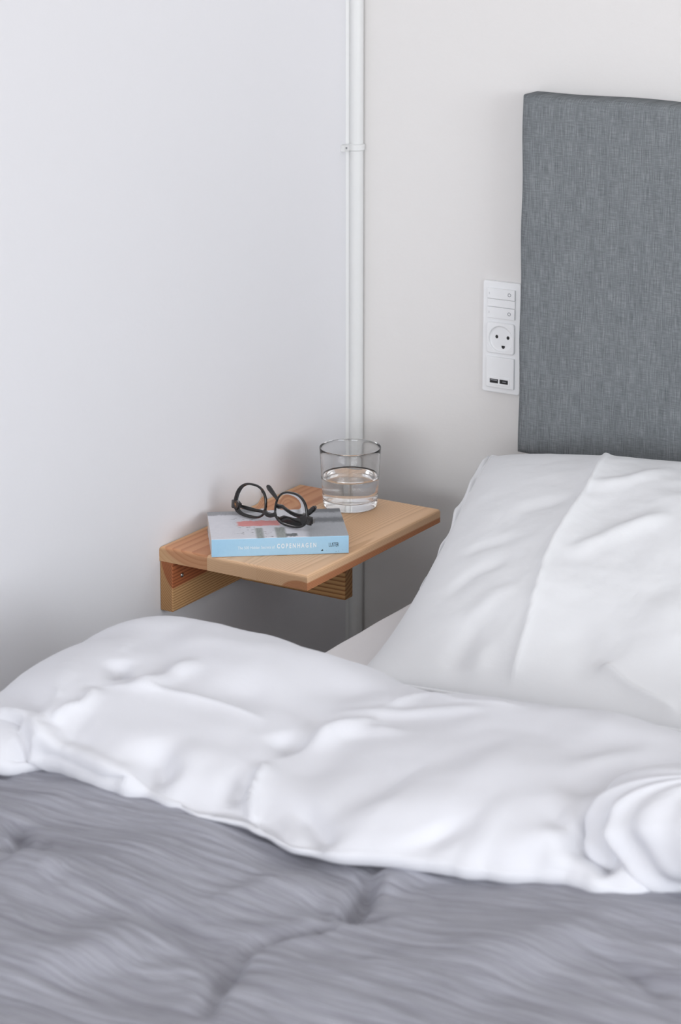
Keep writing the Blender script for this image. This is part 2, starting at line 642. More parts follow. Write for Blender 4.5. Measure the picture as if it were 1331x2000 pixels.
def hb_face():
    """upholstered panel: padded front face with soft rounded rim, slightly uneven edge"""
    X = np.linspace(0, 1, nx)
    Zs = np.linspace(0, 1, nz)
    # edge loop rings from the back rim to the front centre
    bm = bmesh.new()
    rings = []
    W_, H_ = HBX1 - HBX0, HBZ1 - HBZ0
    for inset, dep in ((0, 0.0), (0, -0.038), (0.0012, -0.043), (0.004, -0.0468), (0.008, -0.0488), (0.014, -0.0499), (0.03, -0.0504)):
        ring = []
        per = []
        n1, n2 = 60, 36
        xs = np.linspace(HBX0 + inset, HBX1 - inset, n1)
        zs = np.linspace(HBZ0 + inset, HBZ1 - inset, n2)
        per += [(x, HBZ0 + inset) for x in xs[:-1]] + [(HBX1 - inset, z) for z in zs[:-1]]
        per += [(x, HBZ1 - inset) for x in xs[::-1][:-1]] + [(HBX0 + inset, z) for z in zs[::-1][:-1]]
        for x, z in per:
            wob = 0.0010 * math.sin(x * 31) + 0.0008 * math.sin(z * 43 + 1)
            on_x = abs(x - HBX0) < 0.02
            x2 = x + (wob if on_x else 0)
            z2 = z + (0 if on_x else wob)
            ring.append(bm.verts.new((x2, dep - 0.0006, z2)))
        rings.append(ring)
    k = len(rings[0])
    for a, b in zip(rings[:-1], rings[1:]):
        for i in range(k):
            bm.faces.new((a[i], a[(i + 1) % k], b[(i + 1) % k], b[i]))
    bm.faces.new(rings[-1])
    bm.faces.new(list(reversed(rings[0])))
    bmesh.ops.recalc_face_normals(bm, faces=bm.faces)
    vs_ = [tuple(v.co) for v in bm.verts]
    bm.verts.index_update()
    fs_ = [tuple(v.index for v in fc.verts) for fc in bm.faces]
    bm.free()
    return vs_, fs_


v, f = hb_face()
mesh_obj('upholstery', v, f, M['linen'], hb, smooth=True)

# ------------------------------------------------------------------ switch and socket plate
sp = empty('socket_panel', (0.2497, -0.004, 0.137), 'white wall plate with two light switches, a three-hole socket and USB ports', 'socket')


def xz_solid(mb, outline, y_front, y_back):
    """prism from an (x, z) outline between two y values"""
    n = len(outline)
    V = [(x, y_front, z) for x, z in outline] + [(x, y_back, z) for x, z in outline]
    F = [tuple(range(n)), tuple(reversed(range(n, 2 * n)))]
    for i in range(n):
        j = (i + 1) % n
        F.append((i, n + i, n + j, j))
    return mb.add(V, F)


def rr_xz(x0, x1, z0, z1, r, k=4):
    cx, cz = (x0 + x1) / 2, (z0 + z1) / 2
    return [(cx + a, cz + b) for a, b in rrect((x1 - x0) / 2, (z1 - z0) / 2, r, k)]


def xz_plate(name, x0, x1, z0, z1, r, yb, yf, mat, parent, edge=0.0008):
    """rounded plate with an eased front edge"""
    rings = [(0, yb), (0, yf + edge), (edge * 0.3, yf + edge * 0.3), (edge, yf)]
    V, F = [], []
    for ins, y in rings:
        V += [(x, y, z) for x, z in rr_xz(x0 + ins, x1 - ins, z0 + ins, z1 - ins, max(r - ins, 0.0002))]
    n = len(V) // 4
    for a in range(3):
        for i in range(n):
            j = (i + 1) % n
            F.append((a * n + i, a * n + j, (a + 1) * n + j, (a + 1) * n + i))
    F.append(tuple(range(3 * n, 4 * n)))
    F.append(tuple(reversed(range(n))))
    return mesh_obj(name, V, F, mat, parent)


xz_plate('frame', 0.2195, 0.2797, 0.137, 0.299, 0.0035, 0.0, -0.0062, M['white_plastic'], sp, 0.0015)
sw_ = xz_plate('switch_spacer', 0.2275, 0.272, 0.2625, 0.2738, 0.0004, -0.006, -0.0082, M['white_plastic'], sp)
for za, zb in ((0.2742, 0.2892), (0.2462, 0.2621)):
    rk = xz_plate('rocker', 0.2275, 0.272, za, zb, 0.0008, -0.006, -0.0094, M['white_plastic'], sp)
    zc = (za + zb) / 2 + 0.0005
    MB().box(0.2311, 0.2315, -0.00945, -0.0093, zc - 0.0018, zc + 0.0014).build('on_mark', M['grey_print'], rk)
    ring = [(0.2634 + 0.0022 * math.cos(t), -0.0094, zc - 0.0002 + 0.0022 * math.sin(t)) for t in np.linspace(0, 2 * math.pi, 25)[:-1]]
    v, f = sweep(ring, rrect(0.00045, 0.0002, 0.0001, 1), closed=True, up=(0, 1, 0))
    mesh_obj('off_mark', v, f, M['grey_print'], rk)


# socket insert with a shallow round well
def socket_insert():
    x0, x1, z0, z1 = 0.2275, 0.272, 0.1955, 0.2400
    cx, cz, yf = 0.2500, 0.2165, -0.0096
    n = 64
    ang = [2 * math.pi * (i + 0.5) / n for i in range(n)]

    def sq(ins, y):
        out = []
        for t in ang:
            c, s = math.cos(t), math.sin(t)
            hx = (x1 - x0) / 2 - ins; hz = (z1 - z0) / 2 - ins
            e = 14
            k = (abs(c / hx) ** e + abs(s / hz) ** e) ** (-1 / e)
            out.append(((x0 + x1) / 2 + k * c, y, (z0 + z1) / 2 + k * s))
        return out

    def ci(r, y): return [(cx + r * math.cos(t), y, cz + r * math.sin(t)) for t in ang]
    rings = [sq(0, -0.006), sq(0, yf + 0.0008), sq(0.0008, yf), ci(0.0196, yf), ci(0.0188, yf + 0.0006), ci(0.0180, yf + 0.0026), ci(0.0165, yf + 0.0031), ci(0.0005, yf + 0.0031)]
    V = [p for r in rings for p in r]
    F = []
    for a in range(len(rings) - 1):
        for i in range(n):
            j = (i + 1) % n
            F.append((a * n + i, a * n + j, (a + 1) * n + j, (a + 1) * n + i))
    F.append(tuple(range((len(rings) - 1) * n, len(rings) * n)))
    so = mesh_obj('socket_insert', V, F, M['white_plastic'], sp, smooth=False)
    y = yf + 0.0031
    for hx, hz in ((0.2427, 0.2192), (0.2607, 0.2192)):
        o2 = [(hx + 0.0023 * math.cos(t), hz + 0.0026 * math.sin(t)) for t in np.linspace(0, 2 * math.pi, 21)[:-1]]
        xz_solid(MB(), o2, y - 0.00012, y + 0.0005).build('contact_hole', M['hole'], so)
    o3 = [(0.2532 + 0.0027 * math.cos(t), 0.2055 + 0.0029 * math.sin(t)) for t in np.linspace(math.pi, 2 * math.pi, 12)]
    o3 += [(0.2559, 0.2070), (0.2505, 0.2070)]
    xz_solid(MB(), o3, y - 0.00012, y + 0.0005).build('earth_hole', M['hole'], so)


socket_insert()
us = xz_plate('usb_insert', 0.2275, 0.272, 0.1452, 0.1898, 0.0010, -0.006, -0.0094, M['white_plastic'], sp)
xz_plate('port_surround', 0.2315, 0.2655, 0.1485, 0.1612, 0.0012, -0.0093, -0.0100, M['white_plastic'], us, 0.0005)
for px0 in (0.2342, 0.2500):
    po = MB().box(px0, px0 + 0.0132, -0.01015, -0.0094, 0.1520, 0.1580).build('usb_port', M['hole'], us)
    tz = 0.1560 if px0 < 0.24 else 0.1550
    MB().box(px0 + 0.0014, px0 + 0.0118, -0.01028, -0.0101, tz - 0.0004, tz + 0.0009).build('contact_tongue', M['grey_print'], po) if px0 < 0.24 else \
        MB().box(px0 + 0.0045, px0 + 0.0105, -0.01028, -0.0101, tz - 0.0003, tz + 0.0006).build('contact_tongue', M['grey_print'], po)

# ------------------------------------------------------------------ wall shelf
SW, SY0, SY1, ST = 0.2329, -0.4928, -0.1485, 0.0197
sh = empty('wall_shelf', (0.1165, -0.32, -0.0885), 'small pine wall shelf with wooden rails, carrying a book and a glass', 'shelf')


def board(name, xa, xb, ya, yb, za, zb, mat, ch, parent, chx0=True, chx1=True):
    """stave along y: top edges eased with radius ch on its outer sides"""
    k = 5

    def sect(ins):     # cross-section outline in (x, z), inset for end rounding
        pts = []
        for i in range(k):
            t = i / (k - 1) * math.pi / 2
            if chx1:
                pts.append((xb - ch + ch * math.cos(t), zb - ch + ch * math.sin(t)))
        if not chx1: pts.append((xb, zb))
        if chx0:
            for i in range(k):
                t = math.pi / 2 + i / (k - 1) * math.pi / 2
                pts.append((xa + ch + ch * math.cos(t), zb - ch + ch * math.sin(t)))
        else:
            pts.append((xa, zb))
        pts += [(xa, za), (xb, za)]
        return [(x, min(z, zb - ins)) for x, z in pts]
    V, F = [], []
    secs = []
    for i in range(k):
        t = i / (k - 1) * math.pi / 2
        secs.append((ya + ch * (1 - math.sin(t)), ch * (1 - math.cos(t)) if False else ch - ch * math.sin(t)))
    # front end: rounding from the front face up to the top
    ys = [(ya, ch)]
    for i in range(1, k):
        t = i / (k - 1) * math.pi / 2
        ys.append((ya + ch * (1 - math.cos(t)), ch * (1 - math.sin(t))))
    ys2 = [(ya + yb - y, ins) for y, ins in reversed(ys)]
    allr = ys + ys2
    for y, ins in allr:
        V += [(x, y, z) for x, z in sect(ins)]
    m = len(V) // len(allr)
    for a in range(len(allr) - 1):
        for i in range(m):
            j = (i + 1) % m
            F.append((a * m + i, (a + 1) * m + i, (a + 1) * m + j, a * m + j))
    F.append(tuple(range(m)))
    F.append(tuple(reversed(range(len(V) - m, len(V)))))
    return mesh_obj(name, V, F, mat, parent)


CH = 0.0042
board('stave', 0.0, 0.0768, SY0, SY1, -ST, 0, M['stave_a'], CH, sh, True, False)
board('stave', 0.0770, 0.1548, SY0, SY1, -ST, 0, M['stave_b'], CH, sh, False, False)
board('stave', 0.1550, SW, SY0, SY1, -ST, 0, M['stave_c'], CH, sh, False, True)
rail = MB().box(0.0005, 0.0205, SY0 + 0.0005, SY1, -0.0885, -ST - 0.0002).build('wall_rail', M['rail_a'], sh, bevel=0.0016)
MB().box(0.0207, 0.190, -0.331, -0.311, -0.0885, -ST - 0.0002).build('cross_rail', M['rail_b'], sh, bevel=0.0016)
for sy in (-0.470, -0.18):
    v, f = lathe([(0, 0.0016), (0.0014, 0.0015), (0.0030, 0.0008), (0.0036, 0.0), (0.0, 0.0)], (0, 0, 0), 20)
    v = [(0.0205 + p[2], sy + p[0], -0.0425 + p[1]) for p in v]
    mesh_obj('screw', v, f, M['steel'], rail, smooth=True)

# ------------------------------------------------------------------ book
BX, BY, BA, BL, BW, BT = 0.0867, -0.4956 + 0.0, 0.6559, 0.18, 0.122, 0.0245
ca, sa = math.cos(BA), math.sin(BA)
ZT = 0.0003


def bk(u, v, z): return (BX + ca * u - sa * v, BY + sa * u + ca * v, z + ZT)


def rectmask(nt, U, V_, u0, u1, v0, v1, soft=0.01):
    def ss(x, a, b):
        n = nt.nodes.new('ShaderNodeMapRange')
        n.interpolation_type = 'SMOOTHSTEP'
        n.inputs[1].default_value, n.inputs[2].default_value = a, b
        nt.links.new(x, n.inputs[0])
        return n.outputs[0]
    m = mth(nt, 'MULTIPLY', ss(U, u0 - soft, u0 + soft), ss(U, u1 + soft, u1 - soft))
    n_ = mth(nt, 'MULTIPLY', ss(V_, v0 - soft, v0 + soft), ss(V_, v1 + soft, v1 - soft))
    return mth(nt, 'MULTIPLY', m, n_)


def cover_mat():
    """printed paperback cover: washed-out street photograph, blue spine"""
    m, nt, b = new_mat('printed_book_cover')
    co = objco(nt)
    sep = nt.nodes.new('ShaderNodeSeparateXYZ')
    nt.links.new(co, sep.inputs[0])
    U0 = mth(nt, 'DIVIDE', sep.outputs[0], BL)
    V0 = mth(nt, 'DIVIDE', sep.outputs[1], BW)
    n1 = noise(nt, co, 180, 3)
    n2 = noise(nt, mapping(nt, co, (420, 90, 1)), 1.0, 3)
    n3 = noise(nt, mapping(nt, co, (130, 260, 1)), 1.0, 3)
    wob = mth(nt, 'MULTIPLY', mth(nt, 'SUBTRACT', n1, 0.5), 0.10)
    U = mth(nt, 'ADD', U0, mth(nt, 'MULTIPLY', wob, 0.4))
    V_ = mth(nt, 'ADD', V0, wob)
    c = mixc(nt, n1, lin(222, 221, 228), lin(236, 235, 240))
    spk = ramp(nt, n3, [(0.60, (0, 0, 0)), (0.68, (1, 1, 1))])
    spots = mth(nt, 'MULTIPLY', spk, rectmask(nt, U, V_, 0.17, 0.34, 0.12, 0.80, 0.02))
    c = mixc(nt, mth(nt, 'MULTIPLY', spots, 0.8), c, lin(95, 88, 92))
    band = rectmask(nt, U, V_, -0.1, 0.42, 0.86, 1.2, 0.03)
    c = mixc(nt, mth(nt, 'MULTIPLY', band, 0.75), c, mixc(nt, n2, lin(92, 94, 98), lin(150, 150, 154)))
    pink = rectmask(nt, U, V_, 0.21, 0.52, 0.44, 0.62, 0.015)
    c = mixc(nt, pink, c, mixc(nt, n3, lin(232, 140, 138), lin(238, 170, 166)))
    for u0, u1 in ((0.33, 0.385), (0.475, 0.55)):
        bl = rectmask(nt, U0, V_, u0, u1, -0.1, 0.36, 0.012)
        c = mixc(nt, mth(nt, 'MULTIPLY', bl, 0.85), c, mixc(nt, n2, lin(88, 96, 88), lin(178, 182, 176)))
    ms = rectmask(nt, U0, V_, 0.385, 0.475, 0.02, 0.33, 0.015)
    c = mixc(nt, mth(nt, 'MULTIPLY', mth(nt, 'MULTIPLY', ms, spk), 0.8), c, lin(110, 95, 105))
    g = rectmask(nt, U, V0, 0.70, 1.2, -0.2, 1.2, 0.03)
    c = mixc(nt, g, c, mixc(nt, n2, lin(160, 162, 166), lin(176, 177, 182)))
    d = rectmask(nt, U, V_, 0.70, 1.2, 0.50, 0.68, 0.06)
    c = mixc(nt, mth(nt, 'MULTIPLY', d, 0.85), c, lin(84, 86, 90))
    d = rectmask(nt, U, V_, 0.68, 1.2, 0.86, 1.2, 0.04)
    c = mixc(nt, mth(nt, 'MULTIPLY', d, 0.8), c, lin(90, 92, 96))
    k = rectmask(nt, U0, V_, 0.545, 0.63, 0.03, 0.13, 0.008)
    c = mixc(nt, mth(nt, 'MULTIPLY', k, 0.9), c, mixc(nt, n2, lin(30, 36, 36), lin(120, 124, 124)))
    # spine: faces whose local y is at the front edge
    s = mth(nt, 'LESS_THAN', sep.outputs[1], 0.0003)
    blue = mixc(nt, n1, lin(164, 206, 232), lin(174, 213, 238))
    c = mixc(nt, s, c, blue)
    nt.links.new(c, b.inputs['Base Color'])
    b.inputs['Roughness'].default_value = 0.42
    b.inputs['Specular IOR Level'].default_value = 0.4
    return m


M['cover'] = cover_mat()
M['paper'] = plastic('book_page_paper', lin(226, 220, 216), 0.9, 0.05)
M['white_ink'] = plastic('white_ink', lin(240, 244, 248), 0.6, 0.2)
M['dark_ink'] = plastic('dark_ink', lin(52, 56, 62), 0.6, 0.2)

book = bpy.data.objects.new('paperback_book', None)
book.location = (BX, BY, Z0 + ZT)
book.rotation_euler = (0, 0, BA)
COL.objects.link(book)
setp(book, 'thick paperback travel guide with pale blue spine lying under the eyeglasses', 'book')


def bobj(name, verts, faces, mat, parent, smooth=False):
    """mesh in the book's own coordinates"""
    me = bpy.data.meshes.new(name)
    me.from_pydata([tuple(p) for p in verts], [], faces)
    me.materials.append(mat)
    o = bpy.data.objects.new(name, me)
    COL.objects.link(o)
    o.parent = parent
    return o


def c_section():
    """cover outline (v, z): back cover, slightly rounded spine, front cover"""
    t = 0.0005
    outer = [(BW, 0), (0.0008, 0), (0.0001, 0.0006), (0.0, 0.0015), (0.0, BT - 0.0015), (0.0001, BT - 0.0006), (0.0008, BT), (BW, BT)]
    inner = [(BW, BT - t), (0.0012, BT - t), (t + 0.0001, BT - 0.0015), (t + 0.0001, 0.0015), (0.0012, t), (BW, t)]
    return outer + inner


sec = c_section()
n = len(sec)
V = [(u, a, z) for u in (0.0, BL) for a, z in sec]
F = [tuple((i, (i + 1) % n, n + (i + 1) % n, n + i)) for i in range(n)]
caps = [(i, i + 1, n - 2 - i, n - 1 - i) for i in range(n // 2 - 1)]
F += [tuple(q) for q in caps] + [tuple(n + k for k in reversed(q)) for q in caps]
cover = bobj('cover', V, F, M['cover'], book)
pb = MB().box(0.0006, BL - 0.0006, 0.0008, BW - 0.001, 0.0006, BT - 0.0006)
bobj('page_block', pb.v, pb.f, M['paper'], book)


def text_part(body, size, u, z, mat, name, width=None, spacing=1.0, bold=0.0):
    cu = bpy.data.curves.new('lettering', 'FONT')
    cu.body = body
    cu.size = size
    cu.space_character = spacing
    cu.offset = bold
    cu.resolution_u = 3
    ob = bpy.data.objects.new('lettering', cu)
    COL.objects.link(ob)
    bpy.context.view_layer.update()
    dg = bpy.context.evaluated_depsgraph_get()
    me = bpy.data.meshes.new_from_object(ob.evaluated_get(dg))
    bpy.data.objects.remove(ob)
    bpy.data.curves.remove(cu)
    co = np.zeros(len(me.vertices) * 3)
    me.vertices.foreach_get('co', co)
    co = co.reshape(-1, 3)
    sx = width / (co[:, 0].max() - co[:, 0].min()) if width else 1.0
    out = np.stack([u + (co[:, 0] - co[:, 0].min()) * sx, np.full(len(co), -0.00012), z + co[:, 1]], 1)
    me.vertices.foreach_set('co', out.ravel())
    me.materials.clear()
    me.materials.append(mat)
    o = bpy.data.objects.new(name, me)
    COL.objects.link(o)
    o.parent = cover
    return o


text_part('The 500 Hidden Secrets of', 0.0058, 0.19 * BL, 0.0098, M['white_ink'], 'title_lettering', 0.27 * BL)
text_part('COPENHAGEN', 0.0088, 0.476 * BL, 0.0098, M['white_ink'], 'title_lettering', 0.286 * BL, 1.55, 0.00018)
text_part('LUSTER', 0.0078, 0.855 * BL, 0.0100, M['dark_ink'], 'publisher_lettering', 0.074 * BL, 0.85)
for i, (u, z, a, b_) in enumerate(((0.806, 0.0052, .0034, .0020), (0.838, 0.0046, .0006, .0003), (0.908, 0.0030, .0010, .0005), (0.925, 0.0034, .0012, .0005), (0.956, 0.0050, .0006, .0004))):
    uu = u * BL
    bobj('printed_bird', [(uu - a / 2, -0.00012, z), (uu - a * .1, -0.00012, z - b_ * .6), (uu + a / 2, -0.00012, z + b_ * .1), (uu + a * .1, -0.00012, z + b_ * .7)], [(0, 1, 2, 3)], M['dark_ink'], cover)

# ------------------------------------------------------------------ eyeglasses (lying upside down, arms folded behind)
gz = BT + ZT + 0.0003
GC = Vector((0.112, -0.397, gz))                    # foot point below the bridge
ga = math.radians(-5)
gl = bpy.data.objects.new('eyeglasses', None)
gl.location = (GC.x, GC.y, GC.z + Z0)
gl.rotation_euler = (math.radians(-8), 0, ga)
COL.objects.link(gl)
setp(gl, 'dark tortoiseshell eyeglasses resting upside down on the paperback book', 'eyeglasses')


def lens_outline(sgn, k=72, grow=0.0):
    out = []
    for i in range(k):
        t = 2 * math.pi * i / k
        c, s = math.cos(t), math.sin(t)
        hx, hz = 0.0248 + grow, 0.0210 + grow
        e = 2.55
        r = (abs(c) ** e + abs(s) ** e) ** (-1 / e)
        x, z = hx * r * c, hz * r * s
        x *= 1 - 0.12 * (z / 0.021)                 # wider at the (inverted) brow, narrower above
        x -= 0.0012 * (z / 0.021)
        out.append((sgn * (x + 0.0345), 0.0, z + 0.0245))
    return out


for sgn in (-1, 1):
    ol = lens_outline(sgn, grow=0.0012)
    v, f = sweep(ol, rrect(0.0014, 0.0018, 0.0008, 2), closed=True, up=(0, 1, 0))
    rim = bobj('rim', v, f, M['tortoise'], gl)
    rim.data.polygons.foreach_set('use_smooth', [True] * len(rim.data.polygons))
    li = lens_outline(sgn, grow=0.0002)
    k = len(li)
    cxl = sgn * 0.0345
    V = []
    for y, sc in ((-0.0012, 1.0), (-0.0026, 0.55), (0.0008, 1.0), (-0.0008, 0.55)):
        V += [(cxl + (p[0] - cxl) * sc, y, 0.0245 + (p[2] - 0.0245) * sc) for p in li]
    V += [(cxl, -0.0031, 0.0245), (cxl, -0.0013, 0.0245)]
    F = []
    for i in range(k):
        j = (i + 1) % k
        F += [(i, j, k + j, k + i), (k + i, k + j, 4 * k), (2 * k + j, 2 * k + i, 3 * k + i, 3 * k + j), (3 * k + j, 3 * k + i, 4 * k + 1), (i, 2 * k + i, 2 * k + j, j)]
    ln_ = bobj('lens', V, F, M['lens'], gl)
    ln_.data.polygons.foreach_set('use_smooth', [True] * len(ln_.data.polygons))
    # end piece at the lower outer corner, carrying the hinge
    ep = [(sgn * 0.0535, 0.0002, 0.0125), (sgn * 0.0595, 0.0006, 0.0152), (sgn * 0.0640, 0.0018, 0.0146), (sgn * 0.0672, 0.0042, 0.0142)]
    v, f = sweep(catmull(ep, 12), lambda t: rrect(0.0024 + 0.0002 * (1 - t), 0.0056 + 0.0012 * t - 0.0012 * t * t, 0.0014, 2), up=(0, 0, 1))
    bobj('end_piece', v, f, M['tortoise'], gl)
    hm_ = MB().box(sgn * 0.0668 - 0.0012, sgn * 0.0668 + 0.0012, 0.0048, 0.0090, 0.0115, 0.0170)
    bobj('hinge', hm_.v, hm_.f, M['steel'], gl)
v, f = sweep(catmull([(-0.0105, 0, 0.0150), (-0.005, -0.001, 0.0118), (0, -0.0014, 0.0108), (0.005, -0.001, 0.0118), (0.0105, 0, 0.0150)], 16), rrect(0.0022, 0.0028, 0.001, 2), up=(0, 0, 1))
bobj('bridge', v, f, M['tortoise'], gl)


def temple(path):
    R_ = Matrix.Rotation(ga, 3, 'Z') @ Matrix.Rotation(math.radians(-8), 3, 'X')
    P = catmull([tuple(R_.transposed() @ (Vector(p) - GC)) for p in path], 48)
    prof = lambda t: rrect(0.0014 + 0.0004 * sstep(.7, 1, t), 0.0034 - 0.0010 * sstep(0.05, 0.5, t) + 0.0012 * sstep(0.72, 0.95, t) - 0.0018 * sstep(0.97, 1.0, t), 0.0010, 2)
    v, f = sweep(P, prof, up=(0, 0, 1))
    o = bobj('temple', v, f, M['tortoise'], gl)
    o.data.polygons.foreach_set('use_smooth', [True] * len(o.data.polygons))


temple([(0.0421, -0.3795, 0.0341), (0.0656, -0.3785, 0.0326), (0.0945, -0.3785, 0.0308), (0.1242, -0.3800, 0.0310), (0.1458, -0.3820, 0.0315), (0.1604, -0.3820, 0.0403), (0.1757, -0.3820, 0.0541)])
temple([(0.1772, -0.3920, 0.0365), (0.1605, -0.3860, 0.0378), (0.1348, -0.3750, 0.0364), (0.1122, -0.3640, 0.0392), (0.1017, -0.3580, 0.0438), (0.0896, -0.3520, 0.0504), (0.0750, -0.3450, 0.0579)])

# ------------------------------------------------------------------ tumbler of water
GX, GY = 0.1195, -0.2035
tum = empty('tumbler', (GX, GY, 0.0), 'clear glass tumbler with a thick base standing on the shelf', 'glass')
RB, RT, GH = 0.0378, 0.0430, 0.0855


def rout(z): return RB + (RT - RB) * (z / GH) ** 0.9


prof = [(0.0, 0.0006), (RB - 0.006, 0.0003), (RB - 0.0022, 0.0006), (RB - 0.0006, 0.0018), (RB, 0.0042)]
prof += [(rout(z), z) for z in np.linspace(0.008, GH - 0.0006, 12)]
prof += [(RT - 0.0003, GH), (RT - 0.0007, GH), (RT - 0.0010, GH - 0.0005)]
prof += [(rout(z) - 0.0010 - 0.0012 * (1 - z / GH), z) for z in np.linspace(GH - 0.004, 0.016, 12)]
zi = 0.0105
prof += [(RB - 0.0032, 0.0135), (RB - 0.0052, 0.0115), (RB - 0.009, zi), (0.0, zi)]
v, f = lathe(prof, (GX, GY, 0.0003), 96)
go = mesh_obj('glass_body', v, f, M['glass'], tum, smooth=True)
WZ = 0.0455
rin = lambda z: rout(z) - 0.0010 - 0.0012 * (1 - z / GH)
wp = [(0.0, zi - 0.0003), (RB - 0.0089, zi - 0.0003), (RB - 0.0050, 0.0113), (RB - 0.0030, 0.0134), (rin(0.016) + 0.0002, 0.016)]
wp += [(rin(z) + 0.0002, z) for z in np.linspace(0.02, WZ, 6)]
wp += [(rin(WZ) - 0.0002, WZ - 0.0002), (rin(WZ) - 0.0012, WZ - 0.0009), (rin(WZ) - 0.003, WZ - 0.0012), (0.0, WZ - 0.0012)]
v, f = lathe(wp, (GX, GY, 0.0003), 96)
wo = mesh_obj('water', v, f, M['water'], None, base=(GX, GY, zi), smooth=True)
setp(wo, 'clear drinking water half filling the glass tumbler', 'water')

# ------------------------------------------------------------------ bed
BZ = -0.0574                        # mattress top
MX0, MX1, MY0, MY1 = 0.300, 1.70, -2.06, -0.035
bed = empty('bed', ((MX0 + MX1) / 2, (MY0 + MY1) / 2, FL), 'bed with a thick mattress in an off-white fitted sheet under the bedding', 'bed')
MB().box(MX0 + .02, MX1 - .02, MY0 + .02, MY1 - .02, FL + 0.12, FL + 0.30).build('bed_base', M['bed_base'], bed, bevel=0.012)
MB().box(MX0 + .008, MX1 - .008, MY0 + .008, MY1 - .008, FL + 0.302, BZ - 0.006).build('mattress', M['thread'], bed, bevel=0.03, segs=4, smooth=True)
for lx in (MX0 + .08, MX1 - .08):
    for ly in (MY0 + .08, MY1 - .08):
        v, f = lathe([(0, 0), (0.022, 0), (0.028, 0.12), (0, 0.12)], (lx, ly, FL), 24)
        mesh_obj('leg', v, f, M['dark_plastic'], bed)


def bed_frame_pt(s, h, r0=0.022, edge=MX0, top=BZ):
    """point on the bed's cross-section: s runs across the bed from the hanging left side (small s) to the top;
    h is the height above the bedding surface. Returns x, z."""
    cx, cz = edge + r0, top - r0
    arc = r0 * math.pi / 2
    s_top = cx                                      # for s >= s_top the surface is flat
    th = np.clip((s_top - s) / r0, 0, math.pi / 2)
    down = np.clip((s_top - s) - arc, 0, None)
    x = np.where(s >= s_top, s, cx - r0 * np.sin(th)) - np.sin(th) * h
    z = np.where(s >= s_top, top, cz + r0 * np.cos(th)) + np.cos(th) * h - down
    return x, z


# fitted sheet: rounded shell over the mattress
nsx, nsy = 260, 160
s_ = np.concatenate([np.linspace(MX0 - 0.25, MX0 - 0.02, 14), np.linspace(MX0 - 0.015, MX0 + 0.05, 26), np.linspace(MX0 + 0.06, MX1 - 0.03, 90)])
t_ = np.linspace(MY0, MY1, 180)
S, Y = np.meshgrid(s_, t_, indexing='ij')
hh = 0.0012 * fbm(S * 9, Y * 7, 3) + 0.0008 * fbm(S * 30, Y * 12, 5)
Xp, Zp = bed_frame_pt(S, hh)
P = np.stack([Xp, Y, Zp], -1)
so = grid_obj('fitted_sheet', P, M['sheet'], bed)
sol = so.modifiers.new('thickness', 'SOLIDIFY'); sol.thickness = 0.004; sol.offset = -1
setp(so, 'plain off-white fitted sheet')

# ------------------------------------------------------------------ pillow
PXC, PYC, PA, PB_ = 0.697, -0.370, 0.335, 0.278
EX, EY = math.radians(6.5), math.radians(12)       # directions of the pillow's long and short sides


#PILLOW_FOLDS
PILLOW_FOLDS = [   # plan position (m) of each fold line, half width, height, profile, end taper, asymmetry
    ([(0.501, -0.163), (0.538, -0.308), (0.553, -0.438), (0.570, -0.504), (0.596, -0.591), (0.609, -0.648)], 0.005, 0.007, 's', 0.06, 0),
    ([(0.501, -0.163), (0.538, -0.308), (0.553, -0.438), (0.570, -0.504), (0.596, -0.591), (0.609, -0.648)], 0.03, 0.006, 'g', 0.1, 0),
    ([(0.695, -0.596), (0.743, -0.614), (0.812, -0.622)], 0.005, 0.009, 's', 0.15, 0),
    ([(0.453, -0.374), (0.493, -0.345), (0.543, -0.332)], 0.012, -0.004, 'g', 0.4, 0),
    ([(0.424, -0.461), (0.465, -0.431), (0.525, -0.409)], 0.012, -0.004, 'g', 0.4, 0),
    ([(0.458, -0.548), (0.476, -0.489), (0.517, -0.460)], 0.012, -0.004, 'g', 0.4, 0),
    ([(0.513, -0.592), (0.524, -0.539), (0.558, -0.509)], 0.014, 0.004, 'g', 0.4, 0),
    ([(0.576, -0.453), (0.615, -0.395), (0.676, -0.332)], 0.012, 0.006, 'g', 0.3, 0),
    ([(0.521, -0.317), (0.576, -0.281), (0.620, -0.208)], 0.012, 0.005, 'g', 0.3, 0),
    ([(0.527, -0.556), (0.529, -0.620), (0.524, -0.659)], 0.016, -0.005, 'g', 0.4, 0),
    ([(0.627, -0.523), (0.671, -0.583), (0.699, -0.632)], 0.025, -0.006, 'g', 0.4, 0),
    ([(0.696, -0.476), (0.748, -0.532), (0.787, -0.575)], 0.03, 0.005, 'g', 0.4, 0),
    ([(0.554, -0.594), (0.561, -0.634), (0.568, -0.654)], 0.014, 0.005, 'g', 0.4, 0),
]


